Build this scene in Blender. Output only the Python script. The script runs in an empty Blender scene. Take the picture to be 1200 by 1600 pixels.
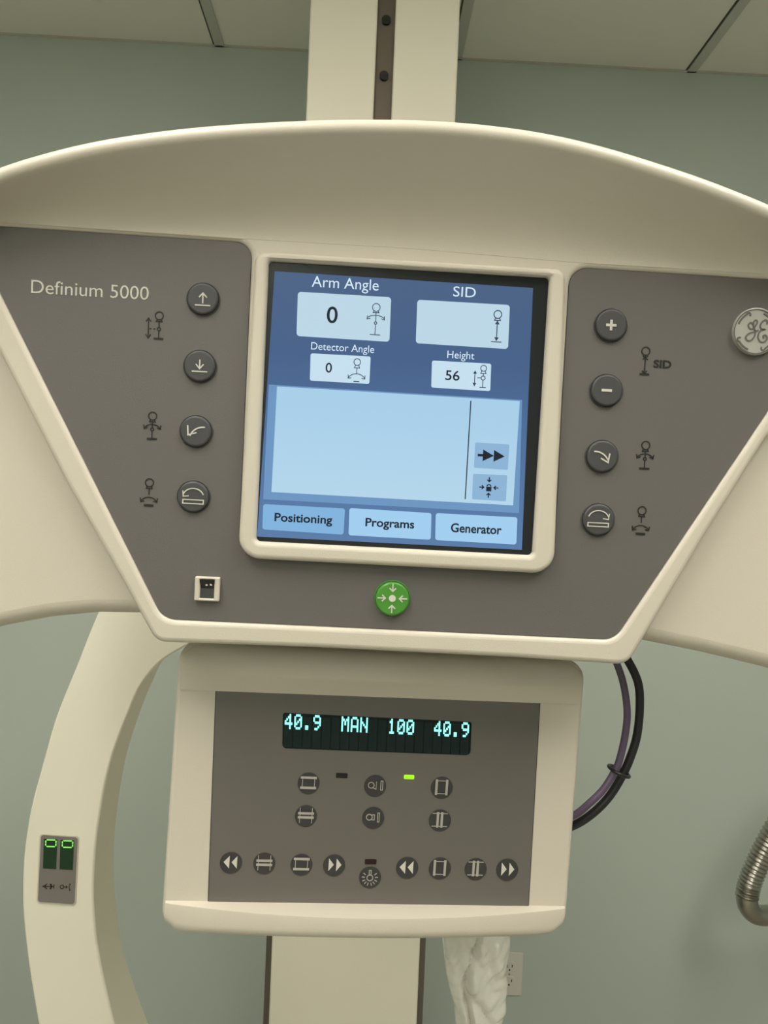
import bpy, bmesh, math, random
from mathutils import Vector, Matrix, noise
C = bpy.context.scene.collection
S = bpy.context.scene
random.seed(3)

# ---------------------------------------------------------------- camera
F = 1200.0                                   # focal length in pixels of a 1200x1600 frame
CAM = Vector((0, 0, 1.45))
ycam = Vector(((573-600)/F, (800-790)/F, -1)).normalized()   # world Y (room depth) seen by the camera
zc = Vector((.041, 1, 0)); zc = (zc - ycam*zc.dot(ycam)).normalized()
xc = ycam.cross(zc)
R = Matrix((xc, ycam, zc))                   # camera coords -> world coords
cam = bpy.data.cameras.new('camera')
cam.sensor_fit = 'VERTICAL'; cam.sensor_height = 32; cam.lens = 24
cam.clip_start = .02
camo = bpy.data.objects.new('camera', cam); C.objects.link(camo)
camo.matrix_world = Matrix.Translation(CAM) @ R.to_4x4()
S.camera = camo

# ---------------------------------------------------------------- exposure, world, lights
S.view_settings.view_transform = 'Standard'
S.view_settings.look = 'None'
S.view_settings.exposure = 0
S.view_settings.gamma = 1
S.view_settings.use_curve_mapping = False
W = bpy.data.worlds.new('world'); S.world = W; W.use_nodes = True
W.node_tree.nodes['Background'].inputs[0].default_value = (1, .95, .85, 1)
W.node_tree.nodes['Background'].inputs[1].default_value = .1
LAMP = 13.4
LAMP_COL = (1, .955, .84)
CEIL = 2.62
WALL_Y = 2.0
LIGHTS = [(-.6, -.2, .6, 1.2), (.8, -.2, .6, 1.2), (-.6, -2.0, .6, 1.2)]

# ---------------------------------------------------------------- helpers
def lin(c):
    return tuple((x/255/12.92 if x/255 <= .04045 else ((x/255+.055)/1.055)**2.4) for x in c)

def mat(name, col, rough=.5, metal=0, bump=0, bscale=300, emit=None, spec=.5, var=0, coat=0, trans=0, aniso=None):
    m = bpy.data.materials.new(name); m.use_nodes = True
    nt = m.node_tree; b = nt.nodes['Principled BSDF']
    b.inputs['Base Color'].default_value = (*col, 1)
    b.inputs['Roughness'].default_value = rough
    b.inputs['Metallic'].default_value = metal
    b.inputs['Specular IOR Level'].default_value = spec
    b.inputs['Coat Weight'].default_value = coat
    b.inputs['Transmission Weight'].default_value = trans
    tc = nt.nodes.new('ShaderNodeTexCoord')
    if var:
        n = nt.nodes.new('ShaderNodeTexNoise'); n.inputs['Scale'].default_value = 4; n.inputs['Detail'].default_value = 6
        nt.links.new(tc.outputs['Object'], n.inputs['Vector'])
        r = nt.nodes.new('ShaderNodeMix'); r.data_type = 'RGBA'
        r.inputs[6].default_value = (*[c*(1-var) for c in col], 1); r.inputs[7].default_value = (*[min(1, c*(1+var)) for c in col], 1)
        nt.links.new(n.outputs['Fac'], r.inputs[0]); nt.links.new(r.outputs[2], b.inputs['Base Color'])
    if bump:
        n = nt.nodes.new('ShaderNodeTexNoise'); n.inputs['Scale'].default_value = bscale; n.inputs['Detail'].default_value = 3
        nt.links.new(tc.outputs['Object'], n.inputs['Vector'])
        bp = nt.nodes.new('ShaderNodeBump'); bp.inputs['Strength'].default_value = bump; bp.inputs['Distance'].default_value = .001
        nt.links.new(n.outputs['Fac'], bp.inputs['Height']); nt.links.new(bp.outputs[0], b.inputs['Normal'])
    if emit:
        b.inputs['Emission Color'].default_value = (*lin(emit), 1); b.inputs['Emission Strength'].default_value = 1
    return m

def glow(name, col, k=1):
    m = mat(name, (.01, .01, .012), .35, emit=col, spec=.1)
    m.node_tree.nodes['Principled BSDF'].inputs['Emission Strength'].default_value = k
    return m

def glow_grad(name, stops, axis=1, lo=-.09, hi=.09):
    """a lit screen whose own picture runs from one colour to another"""
    m = glow(name, stops[0]); nt = m.node_tree; b = nt.nodes['Principled BSDF']
    tc = nt.nodes.new('ShaderNodeTexCoord'); sx = nt.nodes.new('ShaderNodeSeparateXYZ')
    mr = nt.nodes.new('ShaderNodeMapRange'); mr.inputs[1].default_value = lo; mr.inputs[2].default_value = hi
    cr = nt.nodes.new('ShaderNodeValToRGB')
    while len(cr.color_ramp.elements) < len(stops): cr.color_ramp.elements.new(.5)
    for i, s in enumerate(stops):
        cr.color_ramp.elements[i].position = i/(len(stops)-1); cr.color_ramp.elements[i].color = (*lin(s), 1)
    nt.links.new(tc.outputs['Object'], sx.inputs[0]); nt.links.new(sx.outputs[axis], mr.inputs[0])
    nt.links.new(mr.outputs[0], cr.inputs[0]); nt.links.new(cr.outputs[0], b.inputs['Emission Color'])
    return m

M = dict(
    shell=mat('warm_white_moulded_plastic', (.61, .56, .48), .40, bump=.12, bscale=1500),
    enamel=mat('cream_enamel', (.84, .795, .675), .38, bump=.05, bscale=200),
    fascia=mat('taupe_grey_membrane', (.130, .119, .114), .5, bump=.12, bscale=1200),
    fascia2=mat('taupe_grey_lower_membrane', (.138, .127, .115), .33, bump=.12, bscale=1500, spec=.6),
    key=mat('charcoal_rubber', (.058, .058, .062), .5, bump=.1, bscale=900),
    keyflat=mat('charcoal_print', (.040, .038, .040), .4),
    ink=mat('black_ink', (.010, .010, .010), .6),
    white=mat('pale_print', (.62, .60, .54), .6),
    dim=mat('grey_print', (.42, .40, .36), .6),
    black=mat('black_glass', (.016, .018, .021), .25, spec=.4),
    blackp=mat('black_plastic', (.010, .010, .011), .35),
    green=mat('green_button', (.065, .27, .03), .35, coat=.3),
    ring=mat('green_button_rim', (.07, .25, .05), .45),
    steel=mat('conduit_steel', (.42, .40, .36), .28, metal=1),
    badge=mat('silver_badge', (.50, .49, .46), .35, metal=.3),
    badgeline=mat('badge_engraving', (.13, .12, .11), .5),
    slot=mat('brown_slot_metal', (.135, .11, .085), .45, metal=.3),
    side=mat('brown_side_channel', (.12, .10, .08), .5),
    cable=mat('black_cable_rubber', (.014, .013, .017), .45),
    purple=mat('purple_cable_rubber', (.10, .068, .125), .45),
    wall=mat('sage_wall_paint', (.52, .58, .535), .7, bump=.08, bscale=120, var=.02),
    ceil=mat('ceiling_tile', (.80, .78, .71), .85, bump=.3, bscale=500, var=.03),
    tbar=mat('ceiling_grid_metal', (.52, .51, .46), .5),
    gap=mat('ceiling_gap', (.08, .08, .07), .8),
    floor=mat('floor_vinyl', (.40, .37, .31), .5, var=.1),
    bag=mat('clear_plastic_film', (.86, .84, .77), .14, bump=0, spec=.7, trans=.10),
    plate=mat('outlet_plastic', (.72, .68, .62), .35),
    dark=mat('outlet_slots', (.03, .025, .02), .6),
    armgrey=mat('display_plate', (.19, .175, .16), .45),
    g_dark=mat('green_filter', (.004, .035, .012), .25),
    vfd=mat('display_window_glass', (.004, .012, .012), .2, spec=.3),
    vfdcell=mat('display_cell', (.007, .018, .018), .35, spec=.3),
    vfdon=glow('cyan_segments', (150, 255, 245), 1.4),
    led=glow('green_led', (170, 255, 30), 1.1),
    ledoff=mat('dark_led', (.012, .010, .010), .3),
    ledred=mat('dark_red_led', (.022, .006, .006), .3),
    seg=glow('green_segments', (150, 255, 110), 1.1),
    scr=glow_grad('screen_backdrop', [(88, 124, 168), (78, 112, 156), (66, 94, 136), (72, 96, 130)]),
    scr2=glow_grad('screen_frame_band', [(106, 148, 192), (106, 148, 192), (88, 126, 172)]),
    box=glow('screen_value_box', (186, 213, 228)),
    box2=glow('screen_small_box', (196, 222, 238)),
    main=glow_grad('screen_page', [(184, 217, 234), (166, 205, 232), (172, 205, 226)]),
    sbtn=glow('screen_key', (138, 178, 212)),
    tab=glow('screen_tab', (160, 205, 238)),
    tabon=glow('screen_tab_selected', (128, 178, 220)),
    sink=glow('screen_dark_ink', (22, 30, 42)),
    sink2=glow('screen_grey_ink', (50, 66, 88)),
    swhite=glow('screen_white_ink', (205, 222, 238)),
    head=glow('screen_light_ink', (215, 235, 248)),
    diff=mat('lamp_diffuser', (.8, .8, .8), .5),
)
b = M['diff'].node_tree.nodes['Principled BSDF']
b.inputs['Emission Color'].default_value = (*LAMP_COL, 1); b.inputs['Emission Strength'].default_value = LAMP

def link(name, me, m, parent=None, smooth=None):
    o = bpy.data.objects.new(name, me); C.objects.link(o)
    if m: me.materials.clear(); me.materials.append(m)
    if parent: o.parent = parent
    if smooth is not None:
        for p in me.polygons: p.use_smooth = True
        me.set_sharp_from_angle(angle=math.radians(smooth))
    return o

def obj(name, bm, m, parent=None, smooth=None):
    me = bpy.data.meshes.new(name)
    bmesh.ops.recalc_face_normals(bm, faces=bm.faces)
    bm.to_mesh(me); bm.free()
    return link(name, me, m, parent, smooth)

def tag(o, label=None, cat=None, group=None, kind=None):
    if label: o['label'] = label
    if cat: o['category'] = cat
    if group: o['group'] = group
    if kind: o['kind'] = kind
    return o

def thing(name, mw, label, cat, group=None):
    o = bpy.data.objects.new(name, None); C.objects.link(o); o.matrix_world = mw
    o.empty_display_size = .02
    return tag(o, label, cat, group)

def ray(px, py):
    return (R @ Vector(((px-600)/F, (800-py)/F, -1))).normalized()
def at(px, py, Y):
    d = ray(px, py); return CAM + d*((Y-CAM.y)/d.y)

class Frame:
    """a flat face in the room: u right, v up, w out of the face"""
    def __init__(s, c, dist, uvp, vvp):
        cx, cy = c
        u = Vector((uvp[0]-600, 800-uvp[1], -F)).normalized()
        v = -Vector((vvp[0]-600, 800-vvp[1], -F)).normalized()
        v = (v - u*v.dot(u)).normalized(); w = u.cross(v)
        d = Vector(((cx-600)/F, (800-cy)/F, -1))*dist
        rot = R @ Matrix((u, v, w)).transposed()
        s.mw = Matrix.Translation(CAM + R @ d) @ rot.to_4x4()
        s.inv = s.mw.inverted(); s.o = s.inv @ CAM; s.r = s.inv.to_3x3(); s.k = dist/F
    def L(s, px, py, w=0.0):
        d = s.r @ ray(px, py); t = (w - s.o.z)/d.z
        return s.o + d*t
    def scale(s, px, py):
        return (s.L(px+1, py) - s.L(px, py)).length

def fillet(pts, n=8):
    """pts: (x, y[, radius]) closed polygon; rounds the corners"""
    out = []; N = len(pts)
    for i, p in enumerate(pts):
        P = Vector(p[:2]); r = p[2] if len(p) > 2 else 0
        if r <= 0: out.append(P); continue
        A = Vector(pts[i-1][:2]); B = Vector(pts[(i+1) % N][:2])
        a = (A-P).normalized(); b = (B-P).normalized()
        ang = a.angle(b)
        if ang > 3.1: out.append(P); continue
        d = min(r/math.tan(ang/2), (A-P).length*.49, (B-P).length*.49); rr = d*math.tan(ang/2)
        c = P + (a+b).normalized()*(rr/math.sin(ang/2))
        s = P+a*d-c; e = P+b*d-c
        tot = s.angle_signed(e)
        for k in range(n+1):
            t = -tot*k/n
            out.append(c + Vector((s.x*math.cos(t)-s.y*math.sin(t), s.x*math.sin(t)+s.y*math.cos(t))))
    return out

def to_mesh(cu):
    o = bpy.data.objects.new('tmp', cu); C.objects.link(o)
    dg = bpy.context.evaluated_depsgraph_get(); dg.update()
    me = bpy.data.meshes.new_from_object(o.evaluated_get(dg))
    bpy.data.objects.remove(o); bpy.data.curves.remove(cu)
    return me

def slab(name, loops, w0, w1, m, parent, bevel=0.0, res=4):
    """solid plate from closed outlines (first outer, others holes) between depths w0 < w1"""
    cu = bpy.data.curves.new(name, 'CURVE'); cu.dimensions = '2D'; cu.fill_mode = 'BOTH'
    for lp in loops:
        if sum(lp[i-1][0]*lp[i][1]-lp[i][0]*lp[i-1][1] for i in range(len(lp))) > 0: lp = lp[::-1]
        sp = cu.splines.new('POLY'); sp.points.add(len(lp)-1); sp.use_cyclic_u = True
        for i, p in enumerate(lp): sp.points[i].co = (p[0], p[1], 0, 1)
    h = (w1-w0)/2
    cu.extrude = max(h-bevel, 1e-6); cu.bevel_depth = bevel; cu.bevel_resolution = res; cu.offset = -bevel
    me = to_mesh(cu)
    me.transform(Matrix.Translation((0, 0, (w0+w1)/2)))
    return link(name, me, m, parent, 35)

def pxloop(fr, pts, w=0):
    """fillet in the face's own metres; radius given in pixels"""
    q = []
    for p in pts:
        l = fr.L(p[0], p[1], w); q.append((l.x, l.y, (p[2]*fr.k if len(p) > 2 else 0)))
    return fillet(q)

def circ(c, r, n=40, ry=None):
    ry = ry or r
    return [(c[0]+r*math.cos(2*math.pi*i/n), c[1]+ry*math.sin(2*math.pi*i/n)) for i in range(n)]

def strokes(name, paths, m, parent, w, wid, th=.0003):
    """printed lines: each path a list of (u, v); 'fill' paths are solid polygons"""
    bm = bmesh.new()
    def poly(pts):
        a = [bm.verts.new((p[0], p[1], w+th)) for p in pts]; f = bm.faces.new(a)
        r = bmesh.ops.extrude_face_region(bm, geom=[f])
        for g in r['geom']:
            if isinstance(g, bmesh.types.BMVert): g.co.z -= th*.98
    for pa in paths:
        if pa[0] == 'fill': poly(pa[1:]); continue
        ww = wid
        if pa[0] == 'w': ww = wid*pa[1]; pa = pa[2:]
        P = [Vector(p) for p in pa]
        closed = (P[0]-P[-1]).length < 1e-7
        n = len(P); L_, R_ = [], []
        for i in range(n):
            if closed: a = P[(i-1) % (n-1)]; c = P[(i+1) % (n-1)]
            else: a = P[max(i-1, 0)]; c = P[min(i+1, n-1)]
            t1 = (P[i]-a); t2 = (c-P[i])
            t1 = t1.normalized() if t1.length > 1e-9 else t2.normalized()
            t2 = t2.normalized() if t2.length > 1e-9 else t1
            nn = Vector((-(t1+t2).y, (t1+t2).x))
            nn = nn.normalized() if nn.length > 1e-6 else Vector((-t1.y, t1.x))
            k = 1/max(.4, nn.dot(Vector((-t1.y, t1.x))))
            L_.append(P[i]+nn*ww/2*k); R_.append(P[i]-nn*ww/2*k)
        for i in range(n-1):
            q = [L_[i], R_[i], R_[i+1], L_[i+1]]
            vs = [bm.verts.new((p.x, p.y, w+th)) for p in q]
            vb = [bm.verts.new((p.x, p.y, w+th*.02)) for p in q]
            bm.faces.new(vs); bm.faces.new(vb[::-1])
            for j in range(4): bm.faces.new((vs[j], vb[j], vb[(j+1) % 4], vs[(j+1) % 4]))
    return obj(name, bm, m, parent)

def icon(fr, c, paths, name, m, parent, w, wid=1.3, th=.0003):
    """paths in upright pixel offsets (x right, y down) around pixel centre c"""
    o = fr.L(c[0], c[1], w); k = fr.scale(*c)
    def cv(p): return (o.x+p[0]*k, o.y-p[1]*k)
    out = []
    for pa in paths:
        if pa[0] == 'fill': out.append(['fill']+[cv(p) for p in pa[1:]])
        elif pa[0] == 'w': out.append(['w', pa[1]]+[cv(p) for p in pa[2:]])
        else: out.append([cv(p) for p in pa])
    return strokes(name, out, m, parent, w, wid*k, th)

def arc(cx, cy, r, a0, a1, n=12, ry=None):
    ry = ry or r
    return [(cx+r*math.cos(math.radians(a0+(a1-a0)*i/n)), cy+ry*math.sin(math.radians(a0+(a1-a0)*i/n))) for i in range(n+1)]

def text(fr, s, c, size, name, m, parent, w, bold=0, th=.0002, rot=0):
    """lettering whose bounding box is size (w, h) pixels, centred on pixel c"""
    cu = bpy.data.curves.new(name, 'FONT'); cu.body = s; cu.extrude = .01; cu.offset = bold
    cu.resolution_u = 4
    me = to_mesh(cu)
    xs = [v.co.x for v in me.vertices]; ys = [v.co.y for v in me.vertices]
    k = fr.scale(*c); o = fr.L(c[0], c[1], w)
    sx = size[0]*k/(max(xs)-min(xs)); sy = size[1]*k/(max(ys)-min(ys))
    mx = (max(xs)+min(xs))/2; my = (max(ys)+min(ys))/2
    cr, sr = math.cos(rot), math.sin(rot)
    for v in me.vertices:
        x = (v.co.x-mx)*sx; y = (v.co.y-my)*sy
        v.co = (o.x+x*cr-y*sr, o.y+x*sr+y*cr, w+th*(.52+.48*v.co.z/.01))
    return link(name, me, m, parent)

def box_bm(bm, p0, p1):
    r = bmesh.ops.create_cube(bm, size=1)
    for v in r['verts']:
        v.co = Vector([(p0[i]+p1[i])/2 + v.co[i]*(p1[i]-p0[i]) for i in range(3)])

def box(name, p0, p1, m, parent=None, bev=0):
    bm = bmesh.new(); box_bm(bm, p0, p1)
    if bev: bmesh.ops.bevel(bm, geom=bm.edges[:], offset=bev, segments=3, affect='EDGES', profile=.5)
    return obj(name, bm, m, parent, 35 if bev else None)

def catmull(P, n=10):
    out = []
    for i in range(len(P)-1):
        p0, p1, p2, p3 = P[max(i-1, 0)], P[i], P[i+1], P[min(i+2, len(P)-1)]
        for k in range(n):
            t = k/n
            out.append(.5*((2*p1)+(p2-p0)*t+(2*p0-5*p1+4*p2-p3)*t*t+(3*p1-p0-3*p2+p3)*t**3))
    out.append(P[-1].copy()); return out

def tube(name, P, rad, m, parent=None, seg=16):
    """swept round tube; rad a number or function of the point index"""
    bm = bmesh.new(); rings = []; up = None
    for i, p in enumerate(P):
        t = (P[min(i+1, len(P)-1)]-P[max(i-1, 0)]).normalized()
        if up is None: up = t.orthogonal().normalized()
        up = (up-t*up.dot(t)).normalized(); sd = t.cross(up)
        r = rad(i) if callable(rad) else rad
        rings.append([bm.verts.new(p+(up*math.cos(2*math.pi*k/seg)+sd*math.sin(2*math.pi*k/seg))*r) for k in range(seg)])
    for a, b_ in zip(rings, rings[1:]):
        for k in range(seg): bm.faces.new((a[k], a[(k+1) % seg], b_[(k+1) % seg], b_[k]))
    bm.faces.new(rings[0][::-1]); bm.faces.new(rings[-1])
    return obj(name, bm, m, parent, 60)

def interp(tab, x):
    if x <= tab[0][0]:
        (a, b_), (c, d) = tab[0], tab[1]
    elif x >= tab[-1][0]:
        (a, b_), (c, d) = tab[-2], tab[-1]
    else:
        for (a, b_), (c, d) in zip(tab, tab[1:]):
            if a <= x <= c: break
    return b_+(d-b_)*(x-a)/(c-a)
def sinterp(tab, x):
    """smooth interpolation through a table"""
    h = 18
    return sum(interp(tab, x+d) for d in (-2*h, -h, 0, h, 2*h))/5

# ---------------------------------------------------------------- room shell
def struct(name, o): o.name = name; tag(o, kind='structure'); return o
XL, XR, YB = -2.2, 2.4, -2.8
struct('wall_back', box('wall_back', (XL-.1, WALL_Y, 0), (XR+.1, WALL_Y+.1, CEIL+.1), M['wall']))
struct('wall_left', box('wall_left', (XL-.1, YB, 0), (XL, WALL_Y, CEIL+.1), M['wall']))
struct('wall_right', box('wall_right', (XR, YB, 0), (XR+.1, WALL_Y, CEIL+.1), M['wall']))
struct('wall_front', box('wall_front', (XL-.1, YB-.1, 0), (XR+.1, YB, CEIL+.1), M['wall']))
struct('floor', box('floor', (XL-.1, YB-.1, -.1), (XR+.1, WALL_Y+.1, 0), M['floor']))
struct('ceiling', box('ceiling', (XL, YB, CEIL), (XR, WALL_Y, CEIL+.08), M['ceil']))
# grid bars run away from the camera; their ends meet the wall where the photograph shows them
gx = [at(343, 85, WALL_Y).x, at(727, 95, WALL_Y).x, at(1080, 105, WALL_Y).x]
step = (gx[2]-gx[0])/2
n = 1
for i in range(-4, 6):
    x = gx[0]+i*step
    if not (XL+.05 < x < XR-.05): continue
    bm = bmesh.new(); box_bm(bm, (x-.012, YB, CEIL-.004), (x+.012, WALL_Y, CEIL+.001))
    struct('trim_%d' % n, obj('trim', bm, M['tbar'])); n += 1
    bm = bmesh.new(); box_bm(bm, (x-.0165, YB, CEIL-.0015), (x-.012, WALL_Y, CEIL+.001))
    struct('trim_%d' % n, obj('trim', bm, M['gap'])); n += 1
struct('trim_%d' % n, box('trim', (XL, WALL_Y-.006, CEIL-.004), (XR, WALL_Y, CEIL+.001), M['tbar'])); n += 1
for k, yy in enumerate((1.0, -.22, -1.44)):
    struct('trim_%d' % n, box('trim', (XL, yy-.012, CEIL-.004), (XR, yy+.012, CEIL+.001), M['tbar'])); n += 1

for i, (x, y, sx, sy) in enumerate(LIGHTS):
    lb = ['recessed rectangular ceiling light above the left half of the control console',
          'recessed rectangular ceiling light above the right half of the control console',
          'recessed rectangular ceiling light farthest behind the camera'][i]
    t = thing('ceiling_light', Matrix.Translation((x, y, CEIL-.006)), lb, 'light', 'recessed ceiling lights')
    box('diffuser', (-sx/2+.02, -sy/2+.02, -.004), (sx/2-.02, sy/2-.02, .0), M['diff'], t)
    slab('frame', [[(-sx/2, -sy/2), (sx/2, -sy/2), (sx/2, sy/2), (-sx/2, sy/2)],
                   [(-sx/2+.02, -sy/2+.02), (sx/2-.02, -sy/2+.02), (sx/2-.02, sy/2-.02), (-sx/2+.02, sy/2-.02)]], -.008, .004, M['tbar'], t)

# ---------------------------------------------------------------- support column (depth 1.45 m)
CY = 1.45
def colx(px, py, Y=CY): return at(px, py, Y).x
t = thing('support_column', Matrix.Translation((at(540, 1600, CY).x+.02, CY+.1, 0)),
          'cream floor to ceiling column with a slotted front, standing behind the control console', 'column')
xl = (colx(485, 0)+colx(478, 185))/2; xr = (colx(719, 0)+colx(712, 185))/2
sl = (colx(590, 0)+colx(584, 185))/2; sr = (colx(619, 0)+colx(611, 185))/2
tx = t.location
def cbox(name, x0, x1, y0, y1, z0, z1, m, bev=.002):
    return box(name, (x0-tx.x, y0-tx.y, z0), (x1-tx.x, y1-tx.y, z1), m, t, bev)
ZM = 1.02
cbox('rail', xl, sl, CY, CY+.2, ZM, CEIL, M['enamel'], .004)
cbox('rail', sr, xr, CY, CY+.2, ZM, CEIL, M['enamel'], .004)
cbox('slot_strip', sl-.001, sr+.001, CY+.012, CY+.19, ZM, CEIL, M['slot'], 0)
for py in (33, 120, 207, 294):
    p = at(600, py, CY+.012)
    bm = bmesh.new()
    bmesh.ops.create_cone(bm, cap_ends=True, segments=24, radius1=.0085, radius2=.0085, depth=.006,
                          matrix=Matrix.Translation((0, 0, 0)) @ Matrix.Rotation(math.pi/2, 4, 'X'))
    bmesh.ops.create_cone(bm, cap_ends=True, segments=6, radius1=.0045, radius2=.0045, depth=.007,
                          matrix=Matrix.Rotation(math.pi/2, 4, 'X'))
    o = obj('bolt', bm, M['blackp'], t, 40); o.location = ((sl+sr)/2-tx.x, CY+.009-tx.y, p.z)
bl = colx(424, 1500); br = colx(655, 1500); dl = colx(415, 1500, CY+.03); dr = colx(664, 1500, CY+.03)
cbox('lower_cover', bl, br, CY-.005, CY+.2, .0, ZM, M['enamel'], .004)
cbox('side_channel', dl, bl, CY+.03, CY+.19, .0, ZM-.05, M['side'], 0)
cbox('side_channel', br, dr, CY+.03, CY+.19, .0, ZM-.05, M['side'], 0)
cbox('base_plate', bl-.12, br+.12, CY-.1, CY+.32, 0, .02, M['slot'], .003)
cbox('carriage', bl+.0, br-.0, CY-.10, CY-.002, 1.05, 1.6, M['enamel'], .01)

# ---------------------------------------------------------------- curved arm (depth 0.9 m)
AY = .90
outer = [(470, 700), (330, 745), (230, 830), (180, 905), (150, 965), (120, 1040), (88, 1120), (65, 1200), (48, 1265), (38, 1330), (35, 1390), (37, 1440), (45, 1510), (60, 1600), (78, 1680), (110, 1790), (175, 1900), (300, 2010), (500, 2070)]
inner = [(480, 1000), (390, 995), (340, 998), (310, 1003), (293, 1008), (252, 1033), (222, 1068), (203, 1108), (172, 1192), (153, 1290), (146, 1370), (147, 1430), (155, 1495), (178, 1600), (205, 1690), (245, 1780), (310, 1850), (400, 1905), (510, 1935)]
back = [(490, 985), (400, 985), (350, 992), (315, 1003), (285, 1012), (256, 1030), (240, 1062), (222, 1105), (197, 1185), (181, 1290), (179, 1370), (184, 1425), (195, 1490), (233, 1600), (275, 1690), (318, 1765), (370, 1820), (440, 1862), (520, 1880)]
A = at(100, 1350, AY)
t = thing('curved_arm', Matrix.Translation(A), 'cream crescent shaped machine arm with a small green readout, curving down at the left', 'machine arm')
def dens(pts): return catmull([Vector((p[0], p[1], 0)) for p in pts], 8)
O_, I_, B_ = dens(outer), dens(inner), dens(back)
bm = bmesh.new(); rows = []
N = len(O_)
for i in range(N):
    f = i/(N-1)
    yb = AY+.055+.05*max(0, (f-.6)/.4)
    po = at(O_[i].x, O_[i].y, AY)-A; pi_ = at(I_[i].x, I_[i].y, AY)-A
    pb = at(B_[i].x, B_[i].y, yb)-A
    pob = Vector((po.x, yb-A.y, po.z))
    rows.append([bm.verts.new(p) for p in (po, pi_, pb, pob)])
for a, c in zip(rows, rows[1:]):
    for k in range(4): bm.faces.new((a[k], a[(k+1) % 4], c[(k+1) % 4], c[k]))
bm.faces.new(rows[0]); bm.faces.new(rows[-1][::-1])
arm = obj('arm_shell', bm, M['enamel'], t, 30)
md = arm.modifiers.new('bevel', 'BEVEL'); md.width = .002; md.segments = 2; md.limit_method = 'ANGLE'; md.angle_limit = math.radians(40)
# the arm carries on behind the console to its pivot on the column
h0 = at(480, 985, AY)-A; h1 = at(700, 730, AY)-A
box('pivot_block', (h0.x-.09, .0, h0.z+.01), (h1.x, .06, h1.z), M['enamel'], t, .01)
box('pivot_shaft', (h0.x+.0, .055, h0.z+.05), (h0.x+.12, CY-.105-AY, h0.z+.17), M['enamel'], t, .01)
# readout
class Wall2:                                     # a vertical plate facing the camera side
    def __init__(s, Y, org): s.Y = Y; s.org = org; s.k = Y/F; s.mw = Matrix.Translation(org) @ Matrix.Rotation(math.pi/2, 4, 'X')
    def L(s, px, py, w=0.0): p = at(px, py, s.Y-w)-s.org; return Vector((p.x, p.z, w))
    def scale(s, px, py): return (s.L(px+1, py)-s.L(px, py)).length
fw = Wall2(AY, A)
ro = bpy.data.objects.new('readout', None); C.objects.link(ro); ro.parent = t
ro.matrix_local = Matrix.Rotation(math.pi/2, 4, 'X')
def child_plate(name, pts, w0, w1, m, bev=0): return slab(name, [pxloop(fw, pts, w1)], w0, w1, m, ro, bev)
child_plate('trim_edge', [(62, 1303, 5), (123, 1307, 5), (118, 1415, 5), (57, 1411, 5)], 0, .0012, M['shell'])
child_plate('face_plate', [(64, 1305, 4), (121, 1309, 4), (116, 1413, 4), (59, 1409, 4)], 0, .002, M['armgrey'])
for px in (69, 95):
    dy = (px-69)*.05
    child_plate('readout_window', [(px-.5, 1311+dy), (px+20.5, 1312+dy), (px+18.5, 1358+dy), (px-2, 1357+dy)], .0015, .0026, M['g_dark'])
    c = (px+10.5, 1317.5+dy)
    icon(fw, c, [[(-6.5, -5.2), (6.5, -5.2)], [(-6.5, 5.2), (6.5, 5.2)], [(-8, -4), (-8, -.5)], [(-8, .5), (-8, 4)], [(8, -4), (8, -.5)], [(8, .5), (8, 4)]],
         'lit_digit', M['seg'], ro, .0027, 1.7)
icon(fw, (76, 1385), [[(-9, 0), (-5, -2), (-5, 2), (-9, 0)], [(-5, 0), (8, 0)], [(2, -4), (4, 0), (2, 4)], [(8, -3), (8, 3)], arc(0, 0, 5, -60, 60, 6), arc(0, 0, 5, 120, 240, 6)], 'printed_symbol', M['ink'], ro, .0021, 1.1)
icon(fw, (102, 1386), [arc(-5, 0, 3, 0, 360, 8), [(-2, 0), (3, 0)], [(3, 0), (1, -2)], [(3, 0), (1, 2)], arc(12, 0, 6, 130, 230, 6), [(8, -5), (6, -5)], [(8, 5), (6, 5)]], 'printed_symbol', M['ink'], ro, .0021, 1.1)

# ---------------------------------------------------------------- control console
K = Frame((635, 640), .480, (33600, 2464), (-637, 23540))
con = thing('control_console', K.mw, 'warm white overhead control console with a lit touch screen and grey keypads on both sides', 'control console')
L = K.L
RIM = [(-260, 388), (-120, 316), (0, 263), (75, 240), (150, 222), (225, 210), (300, 201), (375, 195), (450, 191), (520, 188.5), (590, 188), (650, 189), (710, 192), (780, 199), (850, 209), (925, 226), (1000, 248), (1100, 281), (1200, 321), (1330, 382), (1470, 460)]
BOT = [(-260, 330), (-160, 337), (0, 347), (380, 373), (640, 388), (900, 410), (1200, 428), (1350, 437), (1470, 445)]
# hood: concave brow that leans out over the keypads, rounded nose, flat top
bm = bmesh.new(); cols = []
for i in range(81):
    x = -200+i*(1400+200)/80
    yr = sinterp(RIM, x); yb = sinterp(BOT, x)
    H = .017+.023*max(0, 1-((x-620)/900)**2)
    r = .0052
    if yb-yr < 34: yr = yb-34
    T = L(x, yr, H-r); Bp = L(x, yb, .0002)
    prof = []
    vn = T.y-r; wn = H-r
    a0 = math.radians(-50)
    en = (vn+r*math.sin(a0), wn+r*math.cos(a0))
    for k in range(21):
        s = k/20
        v = Bp.y+(en[0]-Bp.y)*s; w = .0002+(en[1]-.0002)*(s**1.9)
        prof.append((Bp.x+(T.x-Bp.x)*s, v, w))
    for k in range(1, 10):
        a = a0+(math.pi/2-a0)*k/9
        prof.append((T.x, vn+r*math.sin(a), wn+r*math.cos(a)))
    prof += [(T.x, T.y, -.02), (T.x, T.y, -.13), (T.x, T.y-.012, -.145), (T.x, Bp.y-.02, -.145), (T.x, Bp.y-.02, -.02), (Bp.x, Bp.y-.004, -.006)]
    cols.append([bm.verts.new(p) for p in prof])
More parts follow.
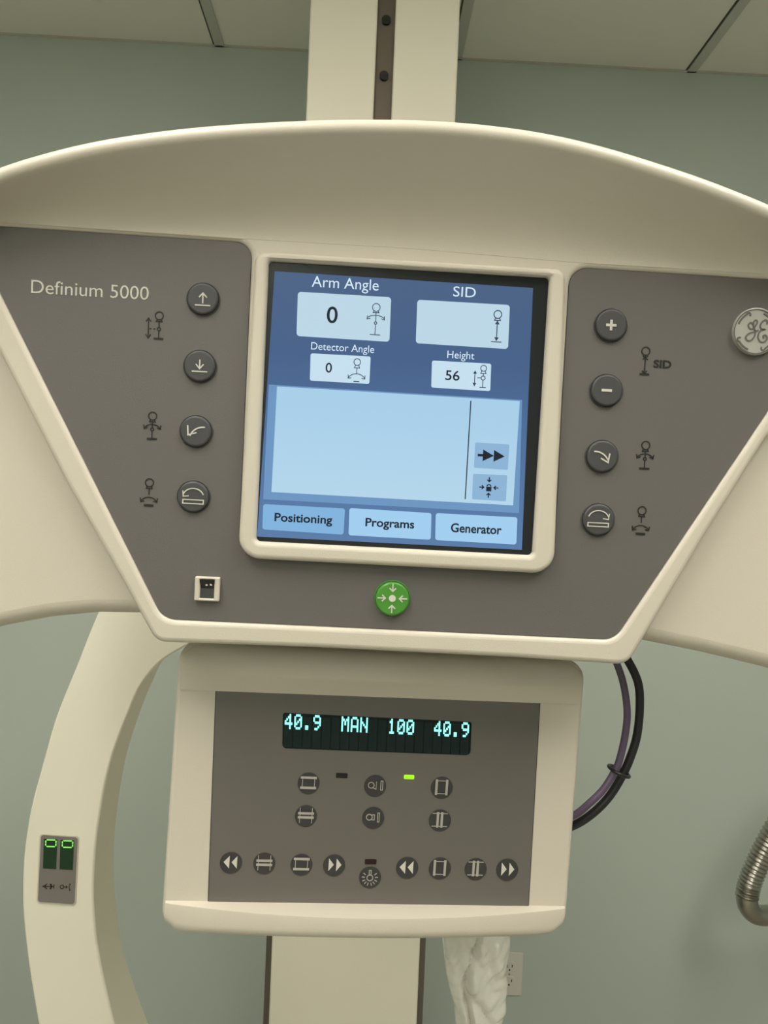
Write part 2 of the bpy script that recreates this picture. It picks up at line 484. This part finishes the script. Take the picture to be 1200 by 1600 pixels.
for a, c in zip(cols, cols[1:]):
    n_ = len(a)
    for k in range(n_): bm.faces.new((a[k], c[k], c[(k+1) % n_], a[(k+1) % n_]))
bm.faces.new(cols[0]); bm.faces.new(cols[-1][::-1])
obj('hood', bm, M['shell'], con, 40)
# body behind, showing as the two wings
wing = [(-200, 420, 40), (620, 330), (1400, 470, 40), (1430, 700), (1400, 1115, 60), (1300, 1078), (1200, 1046), (1100, 1022), (1050, 1012), (1000, 1002), (940, 996), (620, 980), (300, 968), (215, 961), (150, 960), (75, 967), (0, 981), (-120, 1012), (-220, 1045, 60)]
slab('housing', [pxloop(K, wing, -.012)], -.15, -.012, M['shell'], con, .010, 6)
# trapezoid front frame
U = [(-60, 349, 10), (0, 353), (393, 379, 24), (385, 560), (379, 700), (371, 872, 34), (866, 897, 34), (879, 640), (892, 417, 28), (1200, 436), (1335, 443, 10), (961, 1000, 34), (254, 967.5, 34), (0, 459)]
outf = [(-150, 335), (0, 330), (380, 345), (640, 352), (900, 380), (1200, 405), (1450, 430, 20), (1200, 682), (1100, 841), (982, 1040, 30), (800, 1028), (500, 1013), (243, 1004, 26), (190, 908), (100, 750), (0, 555), (-130, 330, 10)]
outf = outf[:-1]+[(-110, 350)]
hole = pxloop(K, U, 0)
slab('front_frame', [pxloop(K, outf, 0), hole], -.028, 0.0, M['shell'], con, .0035, 4)
slab('keypad_fascia', [pxloop(K, [(p[0], p[1]) for p in U], -.002) if False else hole], -.02, -.0016, M['fascia'], con)
# screen bezel: raised ring
bo = [(399, 393, 16), (884, 421, 16), (866, 897, 34), (371, 872, 34)]
bi = [(420, 407, 7), (859, 433, 7), (832, 868, 7), (400, 846, 7)]
slab('screen_bezel', [pxloop(K, bo, .004), pxloop(K, bi, .004)], -.004, .0055, M['shell'], con, .0032, 5)
scr = slab('touch_screen', [pxloop(K, [(415, 401, 8), (864, 427, 8), (838, 875, 8), (394, 852, 8)], .0015)], -.004, .0015, M['black'], con)
scr.name = 'touch_screen'
def Z(pts, rad=0, s=2.4, ox=380, oy=380): return [(ox+x/s, oy+y/s, rad) for x, y in pts]
w = .0017
def ui(name, pts, m, lay, rad=0): return slab(name, [pxloop(K, Z(pts, rad), w)], w+lay*.00008-.0001, w+lay*.00008, m, scr)
ui('display_backdrop', [(118, 105), (1087, 168), (1045, 1150), (52, 1100)], M['scr'], 0)
ui('display_band', [(96, 530), (1046, 588), (1034, 1012), (75, 960)], M['scr2'], 1)
ui('display_page', [(127, 537), (1037, 592), (1012, 983), (106, 933)], M['main'], 2)
for q in ([(205, 182), (555, 203), (548, 370), (200, 348)], [(653, 212), (1000, 232), (993, 397), (647, 375)]):
    ui('value_box', q, M['box'], 2, 5)
for q in ([(253, 413), (478, 425), (473, 528), (250, 515)], [(708, 440), (930, 452), (926, 555), (705, 541)]):
    ui('value_box', q, M['box2'], 2, 3)
for q in ([(870, 747), (998, 755), (992, 850), (865, 842)], [(862, 865), (990, 870), (985, 968), (858, 960)]):
    ui('display_key', q, M['sbtn'], 3, 2)
tabs = [[(75, 978), (382, 995), (376, 1093), (72, 1073)], [(398, 993), (706, 1012), (703, 1112), (395, 1095)], [(722, 1012), (1028, 1028), (1024, 1130), (720, 1113)]]
for i, q in enumerate(tabs):
    ui('display_tab', [(x+(-4, 4, 4, -4)[j], y+(-4, -4, 5, 5)[j]) for j, (x, y) in enumerate(q)], M['scr'], 2, 4)
    ui('display_tab', q, M['tabon'] if i == 0 else M['tab'], 3, 4)
zx = lambda x, y: (380+x/2.4, 380+y/2.4)
wt = w+.0004
text(K, 'Arm Angle', zx(383, 157), (104, 22), 'display_text', M['head'], scr, wt, -.003)
text(K, 'SID', zx(830, 183), (35, 15.5), 'display_text', M['head'], scr, wt, -.003)
text(K, '0', zx(334, 269), (17, 26), 'display_text', M['sink'], scr, wt, .01)
text(K, 'Detector Angle', zx(373, 396), (98, 15), 'display_text', M['head'], scr, wt, -.003)
text(K, 'Height', zx(816, 424), (42, 15), 'display_text', M['head'], scr, wt, -.003)
text(K, '0', zx(321, 467), (10, 15.5), 'display_text', M['sink'], scr, wt, .01)
text(K, '56', zx(785, 496), (22, 15.5), 'display_text', M['sink'], scr, wt, .01)
text(K, 'Positioning', zx(226, 1037), (90, 17.5), 'display_text', M['sink'], scr, wt, .022)
text(K, 'Programs', zx(550, 1055), (76, 17.5), 'display_text', M['sink'], scr, wt, .022)
text(K, 'Generator', zx(874, 1071), (79, 14.5), 'display_text', M['sink'], scr, wt, .022)
icon(K, zx(843, 776), [[(0, -76), (0, 76)]], 'divider_line', M['sink'], scr, wt, 1.6)
icon(K, zx(930, 797), [['w', 1.3, (-21, 0), (-8, 0)], ['fill', (-13, -9), (4, 0), (-13, 9)], ['fill', (4, -9), (21, 0), (4, 9)]], 'arrow_symbol', M['sink'], scr, wt, 3)
icon(K, zx(921, 916), [['fill', (-4, -1), (4, -1), (4, 6), (-4, 6)], arc(0, -1.5, 3, 180, 360, 8), [(0, -16), (0, -9)], [(-3, -12), (0, -9), (3, -12)], [(0, 16), (0, 9)], [(-3, 12), (0, 9), (3, 12)],
     [(-15, 0), (-8, 0)], [(-11, -3), (-8, 0), (-11, 3)], [(15, 0), (8, 0)], [(11, -3), (8, 0), (11, 3)]], 'lock_symbol', M['sink'], scr, wt, 1.7)
def skull(x, y, r): return [arc(x, y, r, 0, 360, 20), [(x-r*.5, y+r*.85), (x-r*.75, y+r*1.4), (x+r*.75, y+r*1.4), (x+r*.5, y+r*.85)]]
def base(x, y, h): return ['w', 1.6, (x-h, y), (x+h, y)]
# arm angle symbol
icon(K, zx(497, 285), [arc(0, -18, 6, 0, 360, 20), [(-3, -13), (-4.5, -10), (4.5, -10), (3, -13)], [(0, -10), (0, 4)], arc(0, 6, 2, 0, 360, 8), [(0, 8), (0, 24)], [(-8, 24), (8, 24)],
     arc(0, 10, 19, -135, -45, 12, 16), [(-13, -5), (-13.5, .5), (-8.5, -1)], [(13, -5), (13.5, .5), (8.5, -1)]], 'patient_symbol', M['sink2'], scr, wt, 1.2)
icon(K, zx(952, 314), [arc(0, -19, 6, 0, 360, 20), [(-3, -14), (-4.5, -10), (4.5, -10), (3, -14)], [(0, -8), (0, 21)], ['fill', (-3.5, -4), (0, -10), (3.5, -4)], ['fill', (-3.5, 16), (0, 22), (3.5, 16)], [(-8, 23), (8, 23)]],
     'patient_symbol', M['sink2'], scr, wt, 1.4)
icon(K, zx(426, 480), [arc(0, -14, 5.2, 0, 360, 16), [(-2.5, -9), (-4, -5), (4, -5), (2.5, -9)], [(0, -5), (0, 5)], arc(0, 18, 15, -150, -30, 12, 14), [(-13, 6), (-13, 11.5), (-8, 11)], [(13, 6), (13, 11.5), (8, 11)], ['w', 1.5, (-4.5, 16), (4.5, 16)]],
     'patient_symbol', M['sink2'], scr, wt, 1.2)
icon(K, zx(890, 503), [arc(4, -14, 4.6, 0, 360, 16), [(1.5, -10), (0, -6), (8, -6), (6.5, -10)], [(4, -6), (4, -2)], arc(4, 1, 3.2, 0, 360, 10), [(4, 4), (4, 15)], [(-1, 15.5), (9, 15.5)], [(-9, -9), (-9, 14)], ['fill', (-12, -5), (-9, -10), (-6, -5)], ['fill', (-12, 9), (-9, 14.5), (-6, 9)], [(-5, 1), (1, 1)]],
     'patient_symbol', M['sink2'], scr, wt, 1.2)

# push buttons
def button(c, r, sym, m='key', wid=2.3, hgt=.0024):
    o = L(c[0], c[1], 0); k = K.scale(*c)
    bt = slab('push_button', [circ(o, r*k)], -.004, hgt-.0012, M[m], con, .0014, 4)
    slab('button_ring', [circ(o, (r+2.0)*k), circ(o, (r+.1)*k)], -.003, -.0006, M['key' if m == 'key' else 'ring'], bt, .0004, 2)
    icon(K, c, sym, 'button_symbol', M['white'], bt, hgt-.0011, wid)
    return bt
button((317, 467), 24.5, [[(0, 7), (0, -8)], [(-6, -2.5), (0, -9), (6, -2.5)], [(-12, 10), (12, 10)]], wid=1.9)
button((312, 572), 24.5, [[(0, -10), (0, 3)], [(-6, -3), (0, 4), (6, -3)], [(-12, 8.5), (12, 8.5)]], wid=1.9)
button((306, 674), 24.5, [arc(12, 14, 22, -162, -85, 10, 21), [(-13, -9), (-12, 6), (1, 2)]], wid=2.1)
button((302, 776), 24.5, [arc(0, 0, 16, -178, -15, 14, 13), [(-16.5, -9), (-15.5, 0), (-7, -1)], [(-16, 5), (16, 5), (16, 11), (-16, 11), (-16, 5)]], wid=1.6)
button((955, 508), 24.5, [['w', 1.7, (-8, 0), (8, 0)], ['w', 1.7, (0, -8), (0, 8)]])
button((948, 610), 24.5, [['w', 1.7, (-8, 0), (8, 0)]])
button((941, 713), 24.5, [arc(-11, 14, 22, -95, -25, 10, 21), [(11.5, -5), (9.5, 9), (-2, 3)]], wid=2.1)
button((935, 812), 24.5, [arc(0, -1, 16, -165, -5, 14, 13), [(16.5, -10), (15.5, -1), (7, -2)], [(-16, 5), (16, 5), (16, 10.5), (-16, 10.5), (-16, 5)]], wid=1.5)
button((613, 935), 26.5, [['fill']+arc(0, 0, 5.4, 0, 342, 18), [(0, -23), (0, -12)], [(-5, -16), (0, -11), (5, -16)], [(0, 23), (0, 12)], [(-5, 16), (0, 11), (5, 16)],
    [(-23, 0), (-11, 0)], [(-16, -5), (-11, 0), (-16, 5)], [(23, 0), (11, 0)], [(16, -5), (11, 0), (16, 5)]], 'green', 1.9, .0036)

# rocker switch
c = (324, 920); k = K.scale(*c); o = L(*c)
def rect(cx, cy, a, b_, r=0): return fillet([(cx-a, cy-b_, r), (cx+a, cy-b_, r), (cx+a, cy+b_, r), (cx-a, cy+b_, r)])
sw = slab('rocker_switch', [rect(o.x, o.y, 19.5*k, 19*k, 2*k), rect(o.x, o.y, 11*k, 15*k, 1*k)], -.004, .0016, M['shell'], con, .0008, 3)
sw['label'] = 'small black rocker switch in a square white surround'
bm = bmesh.new()
a_, b_ = 11.5*k, 15.5*k
vs = [bm.verts.new((o.x+x*a_, o.y+y*b_, z)) for x, y, z in ((-1, -1, .0005), (1, -1, .0005), (1, 0, -.001), (-1, 0, -.001), (-1, 1, .003), (1, 1, .003), (-1, -1, -.004), (1, -1, -.004), (1, 1, -.004), (-1, 1, -.004))]
for f in ((0, 1, 2, 3), (3, 2, 5, 4), (6, 9, 8, 7), (0, 6, 7, 1), (4, 5, 8, 9), (0, 3, 4, 9, 6), (1, 7, 8, 5, 2)): bm.faces.new([vs[i] for i in f])
obj('rocker', bm, M['blackp'], sw)
icon(K, (324, 914), [['w', 1, (-2.5, 0), (.5, 0)], [(4, -1), (7, 0)]], 'rocker_mark', M['white'], sw, .0028, 2)

# printed symbols beside the buttons
wf = -.0015
def pr(c, paths, wid=1.8): icon(K, c, paths, 'printed_symbol', M['ink'], con, wf, wid, .0002)
head = lambda x, y: [arc(x, y, 6.3, 0, 360, 18), [(x-3, y+5.5), (x-4.5, y+9), (x+4.5, y+9), (x+3, y+5.5)]]
pr((242, 508), head(6.5, -15)+[[(6.5, -6), (6.5, 3)], arc(6.5, 6, 2.6, 0, 360, 10), [(6.5, 8), (6.5, 20)], ['w', 1.7, (-1, 21), (14, 21)],
   [(-10, -9), (-10, 20)], [(-14, -5), (-10, -10.5), (-6, -5)], [(-14, 15), (-10, 20.5), (-6, 15)], [(-8, 6), (-5, 6)], [(-2, 6), (1, 6)]])
body = lambda: head(0, -15)+[[(0, -6), (0, 3)], arc(0, 6, 2.4, 0, 360, 10), [(0, 8), (0, 20)], ['w', 1.8, (-8, 21), (8, 21)],
   arc(0, 13, 15.5, -148, -32, 12, 15), [(-13.6, -1), (-12.4, 5), (-7, 3)], [(13.6, -1), (12.4, 5), (7, 3)]]
pr((238, 665), body()); pr((1008, 711), body())
tilt = lambda: head(0, -15)+[[(0, -6), (0, 4)], arc(0, 22, 14.5, -148, -32, 12, 14), [(-7, 14), (-12.5, 15.5), (-13.5, 9)], [(7, 14), (12.5, 15.5), (13.5, 9)], ['w', 2, (-7.5, 21), (7.5, 21)]]
pr((233, 769), tilt()); pr((1002, 813), tilt())
pr((1008, 564), [arc(0, -15, 6.3, 0, 360, 18), [(-4, -8), (4, -2)], [(4, -8), (-4, -2)], [(0, -10), (0, 20)], [(-4, 15), (0, 19), (4, 15)], ['w', 1.9, (-7.5, 20.5), (7.5, 20.5)]])
text(K, 'SID', (1035, 569), (28, 12.5), 'printed_letters', M['ink'], con, wf, .03)
text(K, 'Definium 5000', (141, 453), (184, 21), 'printed_letters', M['white'], con, wf, -.004)

# round badge
c = (1181, 518); o = L(*c); k = K.scale(*c)
bd = slab('round_badge', [circ(o, 36*k, 64)], -.003, .0012, M['badge'], con, .0008, 3)
bd['label'] = 'round silver badge with a curly monogram'
def bic(paths, wid=1.6): return icon(K, c, paths, 'badge_engraving', M['badgeline'], bd, .0013, wid)
G = [(-4, -10), (-9, -13), (-12.5, -9), (-10, -4), (-5, -4), (-1, -9), (1, -15), (-2, -17), (-5, -13), (-4, -6), (-1, 0), (-2, 8), (-7, 14), (-13, 14), (-15, 9), (-11, 4), (-4, 1), (4, -2)]
E = [(16, -12), (17, -16), (13, -18), (8, -14), (6, -8), (9, -4), (13, -4), (9, -3), (5, 2), (4, 9), (8, 15), (14, 15), (18, 10), (16, 5), (12, 6), (13, 10)]
sm = lambda P: [(p.x, p.y) for p in catmull([Vector((a, b2, 0)) for a, b2 in P], 5)]
paths = [arc(0, 0, 33.5, 0, 360, 60), ['w', 1.5]+sm(G), ['w', 1.5]+sm(E)]
for a in (0, 90, 180, 270):
    paths.append(['w', 1.6]+arc(0, 0, 29.5, a+20, a+58, 10))
    q = math.radians(a+62)
    paths.append(['w', 1.3]+arc(28*math.cos(q), 28*math.sin(q), 3, a, a+220, 8))
bic(paths)
# x-ray tube body hidden behind the housing, which joins it to the arm
tb = L(600, 560, -.14); te = L(600, 800, -.14)
box('tube_housing', (tb.x-.09, te.y-.02, -.34), (tb.x+.10, tb.y+.02, -.14), M['shell'], con, .02)

# ---------------------------------------------------------------- collimator
Q = Frame((583, 1250), .545, (13083, 1657), (-1767, 52000))
col = thing('collimator', Q.mw, 'boxy warm white collimator with a cyan digital display and round keys, below the console', 'collimator')
def q(px, py, w=0): return Q.L(px, py, w)
# frame: panel opening, sides nearly flat, top and bottom bands bulging towards the viewer
pTL, pTR, pBR, pBL = q(338, 1079), q(843, 1098), q(825, 1415), q(326, 1408)
N = 36
OUT_T = [(270, 1074), (300, 1048), (420, 1046), (600, 1052), (760, 1060), (880, 1066), (908, 1078)]
oL = q(271, 1075).x; oR = q(908, 1082).x; oL2 = q(257, 1425).x; oR2 = q(889, 1440).x
x0 = (oL+oL2)/2; x1 = (oR+oR2)/2; xm = (x0+x1)/2; hw = (x1-x0)/2
HT = q(583, 1016).y; CR = .015
hbl, hbr = q(290, 1459), q(872, 1463.5); hbc = q(600, 1471, .017).y
HBL = hbl.y+(x0-hbl.x)*(hbr.y-hbl.y)/(hbr.x-hbl.x); HBR = hbl.y+(x1-hbl.x)*(hbr.y-hbl.y)/(hbr.x-hbl.x); HBM = (HBL+HBR)/2
def HB(u): e = HBL+(HBR-HBL)*(u-x0)/(x1-x0); return e+(hbc-HBM)*max(0, 1-((u-xm)/hw)**2)
def bulge(u, k): return k*max(0, 1-((u-xm)/hw)**2)
outer_loop = fillet([(x0, HT, CR), (x1, HT, CR), (x1, HBR+.0015, CR), (x0, HBL+.0015, CR)], 8)
slab('housing', [outer_loop], -.12, .0, M['shell'], col, .003, 5)
def band(name, inner_pts, edge_pts, kb, vend_, rad, flip, w0=.0003):
    """bevelled band from the panel edge out to a bulging lip, then a rounded front down/up to vend"""
    bm = bmesh.new(); rows = []
    for i in range(N+1):
        f = i/N; u = x0+.0022+(x1-x0-.0044)*f; vend = vend_(u)
        vi = inner_pts(u); ve = edge_pts(u); b_ = bulge(u, kb)+w0+.0003
        uu = u
        pr_ = [(u, vi, w0)]
        for s in range(1, 9): pr_.append((u, vi+(ve-vi)*s/8, w0+(b_-w0)*(s/8)**(1.25 if flip else 1)))
        d = -1 if vend < ve else 1
        # corner rounding at the ends
        cut = max(0, CR-min(u-x0, x1-u)); vv = vend-d*(CR-math.sqrt(max(0, CR*CR-cut*cut))) if cut > 0 else vend
        vv = vv if abs(vv-ve) > .002 else ve+d*.002
        fl = min(rad, abs(vv-ve)*.6)
        pr_.append((u, ve+d*.0010, b_+.0002))
        for s in range(0, 9):
            a = math.pi/2*s/8
            pr_.append((u, vv-d*fl+d*fl*math.sin(a), b_-fl*.7*(1-math.cos(a))))
        pr_.append((u, vv, -.03)); pr_.append((u, vi, -.03))
        rows.append([bm.verts.new(p) for p in pr_])
    for a, c2 in zip(rows, rows[1:]):
        n_ = len(a)
        for k2 in range(n_): bm.faces.new((a[k2], c2[k2], c2[(k2+1) % n_], a[(k2+1) % n_]))
    bm.faces.new(rows[0]); bm.faces.new(rows[-1][::-1])
    return obj(name, bm, M['shell'], col, 33)
li = lambda A_, B_: (lambda u: A_.y+(B_.y-A_.y)*(u-A_.x)/(B_.x-A_.x))
top_i = li(pTL, pTR); bot_i = li(pBL, pBR)
band('lower_lip', bot_i, lambda u: bot_i(u)-.0012, .017, HB, .008, False)
band('upper_brow', top_i, lambda u: top_i(u)+.013, .008, lambda u: HT, .010, True, .0012)
slab('panel_gasket', [[(p.x+dx*.0006, p.y+dy*.0006) for p, dx, dy in ((pTL, -1, 0), (pTR, 1, 0), (pBR, 1, 0), (pBL, -1, 0))]], -.002, .0003, M['keyflat'], col)
pan = slab('key_panel', [[(p.x, p.y) for p in (pTL, pTR, pBR, pBL)]], -.002, .0006, M['fascia2'], col)
wp = .0006
# vacuum fluorescent display
vw = [(442, 1113.5, 4), (737, 1128, 4), (735, 1180, 7), (441, 1169, 7)]
dsp = slab('digital_display', [pxloop(Q, vw, wp)], -.001, wp+.0002, M['vfd'], col)
dsp['label'] = 'dark display window with glowing cyan characters'
A_, B_ = q(444, 1116), q(734, 1130); C_ = q(442, 1168)
uvec = (B_-A_)/20; vvec = (C_-A_)
for i in range(20):
    a = A_+uvec*(i+.08); b2 = A_+uvec*(i+.92)
    lo = vvec*.52; hi = vvec*.97
    for s0, s1 in ((.03, .96),):
        pts = [a+vvec*s0, b2+vvec*s0, b2+vvec*s1, a+vvec*s1]
        slab('character_cell', [[(p.x, p.y) for p in pts]], wp, wp+.0003, M['vfdcell'], dsp)
FONT = {'4': ['00010', '00110', '01010', '10010', '11111', '00010', '00010'],
        '0': ['01110', '10001', '10011', '10101', '11001', '10001', '01110'],
        '.': ['00000', '00000', '00000', '00000', '00000', '01100', '01100'],
        '9': ['01110', '10001', '10001', '01111', '00001', '00010', '01100'],
        'M': ['10001', '11011', '10101', '10101', '10001', '10001', '10001'],
        'A': ['01110', '10001', '10001', '10001', '11111', '10001', '10001'],
        'N': ['10001', '10001', '11001', '10101', '10011', '10001', '10001'],
        '1': ['00100', '01100', '00100', '00100', '00100', '00100', '01110']}
for i, ch in enumerate('40.9  MAN  100  40.9'):
    if ch == ' ': continue
    bm = bmesh.new()
    for r_ in range(7):
        for c2 in range(5):
            if FONT[ch][r_][c2] == '1':
                p = A_+uvec*(i+.10+.80*(c2)/5)+vvec*(-.03+r_*.064)
                s_ = uvec*.165; d_ = vvec*.067
                vs = [bm.verts.new((v.x, v.y, wp+.0006)) for v in (p, p+s_, p+s_+d_, p+d_)]
                bm.faces.new(vs)
                vb = [bm.verts.new((v.x, v.y, wp+.0003)) for v in (p, p+s_, p+s_+d_, p+d_)]
                for j in range(4): bm.faces.new((vs[j], vb[j], vb[(j+1) % 4], vs[(j+1) % 4]))
    obj('lit_character', bm, M['vfdon'], dsp)
# small lamps
def lamp_rect(c, m, a=8.5, b_=3.2):
    o = q(*c); k = Q.scale(*c)
    return slab('indicator_lamp', [rect(o.x, o.y, a*k, b_*k, 1.5*k)], -.001, wp+.0004, M[m], col)
lamp_rect((534, 1211), 'ledoff', 9, 3.8)
l = lamp_rect((639, 1213.5), 'led', 8, 3.2); l['label'] = 'lit green indicator lamp'
lamp_rect((579, 1345.5), 'ledred', 9, 3.8)
# round membrane keys
def key(c, sym, m='dim', wid=1.5, r=17.2):
    o = q(*c); k = Q.scale(*c)
    kb = slab('membrane_key', [circ(o, r*k, 36)], -.001, wp+.0006, M['keyflat'], col, .0002, 1)
    icon(Q, c, sym, 'key_symbol', M[m], kb, wp+.0007, wid)
openh = [['w', 3.4, (-12.5, -8), (12.5, -8)], ['w', 3.4, (-12.5, 8), (12.5, 8)], [(-9.5, -8), (-9.5, 8)], [(9.5, -8), (9.5, 8)]]
shuth = [['w', 3.4, (-12.5, -3.2), (12.5, -3.2)], ['w', 3.4, (-12.5, 3.2), (12.5, 3.2)], [(-9.5, -12), (-9.5, 12)], [(9.5, -12), (9.5, 12)]]
openv = [['w', 3.4, (-8, -12), (-8, 12)], ['w', 3.4, (8, -12), (8, 12)], [(-8, -10), (8, -10)], [(-8, 10), (8, 10)]]
shutv = [['w', 3.4, (-3.2, -12), (-3.2, 12)], ['w', 3.4, (3.2, -12), (3.2, 12)], [(-12, -10), (12, -10)], [(-12, 10), (12, 10)]]
far = [arc(-6, 0, 4.6, 0, 360, 14), [(-9, -6), (2, -6), (2, 6), (-9, 6)][1:3]+[(-3, 4)], [(2, -4), (2, 4)], [(9, -7), (12, -7), (12, 7), (9, 7), (9, -7)]]
near = [arc(-6, 0, 4.6, 0, 360, 14), [(-2, -4), (2, -4), (2, 4), (-2, 4)], [(7, -7), (9.5, -7), (9.5, 7), (7, 7), (7, -7)]]
rew = [['fill', (-2.5, -10), (-2.5, 10), (-11.5, 0)], ['fill', (9.5, -10), (9.5, 10), (1, 0)]]
fwd = [['fill', (-8.5, -10), (-8.5, 10), (-.5, 0)], ['fill', (3.5, -10), (3.5, 10), (11.5, 0)]]
bulb = [arc(0, 1.5, 4.6, 0, 360, 14), [(-1.5, -4), (-1.5, -10), (1.5, -10), (1.5, -4)]]+[[(8*math.cos(a), 1.5+8*math.sin(a)), (12.5*math.cos(a), 1.5+12.5*math.sin(a))] for a in [math.radians(d) for d in (-35, -5, 25, 50, 75, 105, 130, 155, 185, 215)]]
key((482, 1223), openh, 'dim', 1.05); key((478, 1274), shuth, 'dim', 1.05); key((586, 1227), far, 'dim', 1.1); key((583, 1277), near, 'dim', 1.1)
key((690, 1230), openv, 'dim', 1.05); key((687, 1281), shutv, 'dim', 1.05)
key((361, 1347), rew, 'white'); key((413, 1348), shuth, 'dim', 1.05); key((471, 1350), openh, 'dim', 1.05); key((522, 1351), fwd, 'white')
key((578, 1370), bulb, 'dim', 1.2)
key((636, 1355), rew, 'white'); key((687, 1356), openv, 'dim', 1.05); key((743, 1357), shutv, 'dim', 1.05); key((792, 1358), fwd, 'white')

# ---------------------------------------------------------------- cables and tie
def pts_at(P): return [at(x, y, Y) for x, y, Y in P]
blk = [(945, 985, .56), (964, 1008, .56), (980, 1030, .56), (997, 1067, .56), (999.5, 1107, .56), (995, 1150, .56), (985, 1183, .56), (973, 1210, .56), (953, 1243, .56), (927, 1270, .56), (898, 1289, .565), (860, 1302, .58)]
pur = [(948, 1000, 0.5532), (965, 1040, 0.5532), (975, 1073, 0.5532), (980, 1113, 0.5532), (976.5, 1150, .5532), (968, 1187, 0.5532), (960, 1206, 0.5532), (943, 1233, 0.5512), (921, 1255, 0.5512), (897, 1274, 0.5582), (860, 1288, 0.5712)]
o = tube('cable', catmull(pts_at(blk), 10), .0031, M['cable']); tag(o, 'thick black cable looping from the console down behind the collimator', 'cable')
o = tube('cable', catmull(pts_at(pur), 10), .0026, M['purple']); tag(o, 'thinner dull purple cable running inside the black cable', 'cable')
tc = at(967, 1205, .5568)
d = (at(955, 1230, .562)-at(978, 1180, .562)).normalized(); s_ = ray(967, 1205)
sd = d.cross(s_).normalized(); s_ = sd.cross(d).normalized()
ring = [tc+sd*.0078*math.cos(a)+s_*.0102*math.sin(a) for a in [2*math.pi*i/28 for i in range(29)]]
o = tube('cable_tie', ring, .0013, M['blackp']); tag(o, 'black cable tie holding the black and purple cables together', 'cable tie')

# ---------------------------------------------------------------- plastic bag hanging under the collimator
BY = .70
Lf = [(1290, 700), (1440, 690), (1475, 692), (1520, 697), (1550, 704), (1570, 710), (1600, 712), (1700, 722)]
Rt = [(1290, 780), (1440, 797), (1475, 797), (1488, 796), (1500, 792), (1515, 789.5), (1530, 793), (1545, 792), (1560, 790), (1575, 791), (1590, 784), (1602, 778), (1700, 768)]
bm = bmesh.new(); rings = []
bo_ = at(745, 1500, BY)
NR, NS = 130, 96
for i in range(NR):
    y = 1290+(1700-1290)*i/(NR-1)
    pl = at(interp(Lf, y), y, BY)-bo_; prr = at(interp(Rt, y), y, BY)-bo_
    c_ = (pl+prr)/2; h = (prr.x-pl.x)/2; rg = []
    for k2 in range(NS):
        a = 2*math.pi*k2/NS
        cx = math.cos(a); sy = math.sin(a)
        p = Vector((c_.x+h*cx, sy*.012, c_.z))
        # folds: sharp ridged creases running mostly down the film
        u_ = p.x*1000; z_ = p.z*1000
        f1 = abs(noise.noise(Vector((u_/24+z_/60, z_/48, 1.3 if sy < 0 else 7))))
        f2 = abs(noise.noise(Vector((u_/11-z_/20, z_/17, 4.2 if sy < 0 else 9))))
        f3 = math.exp(-((cx+.25-.25*math.sin(z_/22))/.10)**2)
        p.y += (-1 if sy < 0 else 1)*(f1*.020+f2*.007)*abs(sy)**.6 + (.010*f3 if sy < 0 else 0)
        rg.append(bm.verts.new(p))
    rings.append(rg)
for a, c2 in zip(rings, rings[1:]):
    for k2 in range(NS): bm.faces.new((a[k2], a[(k2+1) % NS], c2[(k2+1) % NS], c2[k2]))
bm.faces.new(rings[0]); bm.faces.new(rings[-1][::-1])
o = obj('plastic_bag', bm, M['bag'], None, 50); o.location = bo_
tag(o, 'crumpled clear whitish plastic bag hanging below the collimator, right of the column', 'plastic bag')

# ---------------------------------------------------------------- wall outlet
oc = at(795, 1520, WALL_Y)
t = thing('wall_outlet', Matrix.Translation(oc) @ Matrix.Rotation(math.pi/2, 4, 'X'), 'off-white duplex power outlet low on the wall, partly hidden by the plastic bag', 'outlet')
slab('cover_plate', [rect(0, 0, .035, .0565, .003)], 0, .006, M['plate'], t, .002, 3)
for s in (1, -1):
    f = slab('socket', [rect(0, s*.0195, .0165, .0142, .011)], .003, .0075, M['plate'], t, .0008, 2)
    for a, h_ in ((-.0065, .0042), (.0065, .0034)):
        slab('socket_slot', [rect(a, s*.0195+.003, .0012, h_)], .006, .0078, M['dark'], f)
    slab('socket_slot', [circ((0, s*.0195-.0075), .0024, 16)], .006, .0078, M['dark'], f)
slab('screw', [circ((0, 0), .003, 16)], .004, .0068, M['steel'], t)

# ---------------------------------------------------------------- flexible steel conduit at the right
HY = 1.70
cp = [(1290, 1180), (1250, 1235), (1213, 1293), (1187, 1342), (1170, 1385), (1168, 1412), (1180, 1428), (1205, 1430), (1250, 1424), (1330, 1410)]
P = catmull([at(x, y, HY+(.0 if i < 6 else .01*(i-5))) for i, (x, y) in enumerate(cp)], 44)
n1 = 44*5
t = thing('flexible_conduit', Matrix.Translation(P[n1]), 'ribbed steel flexible conduit bending back on itself near the right wall edge', 'conduit')
P = [p-t.location for p in P]
base_r = .0235
tube('ribbed_hose', P[:n1+8], lambda i: base_r*(1+.075*math.sin(i*2*math.pi/5.5)) if i < n1-20 else base_r*.97, M['steel'], t, 24)
tube('smooth_end', P[n1-6:], base_r*.93, M['steel'], t, 24)
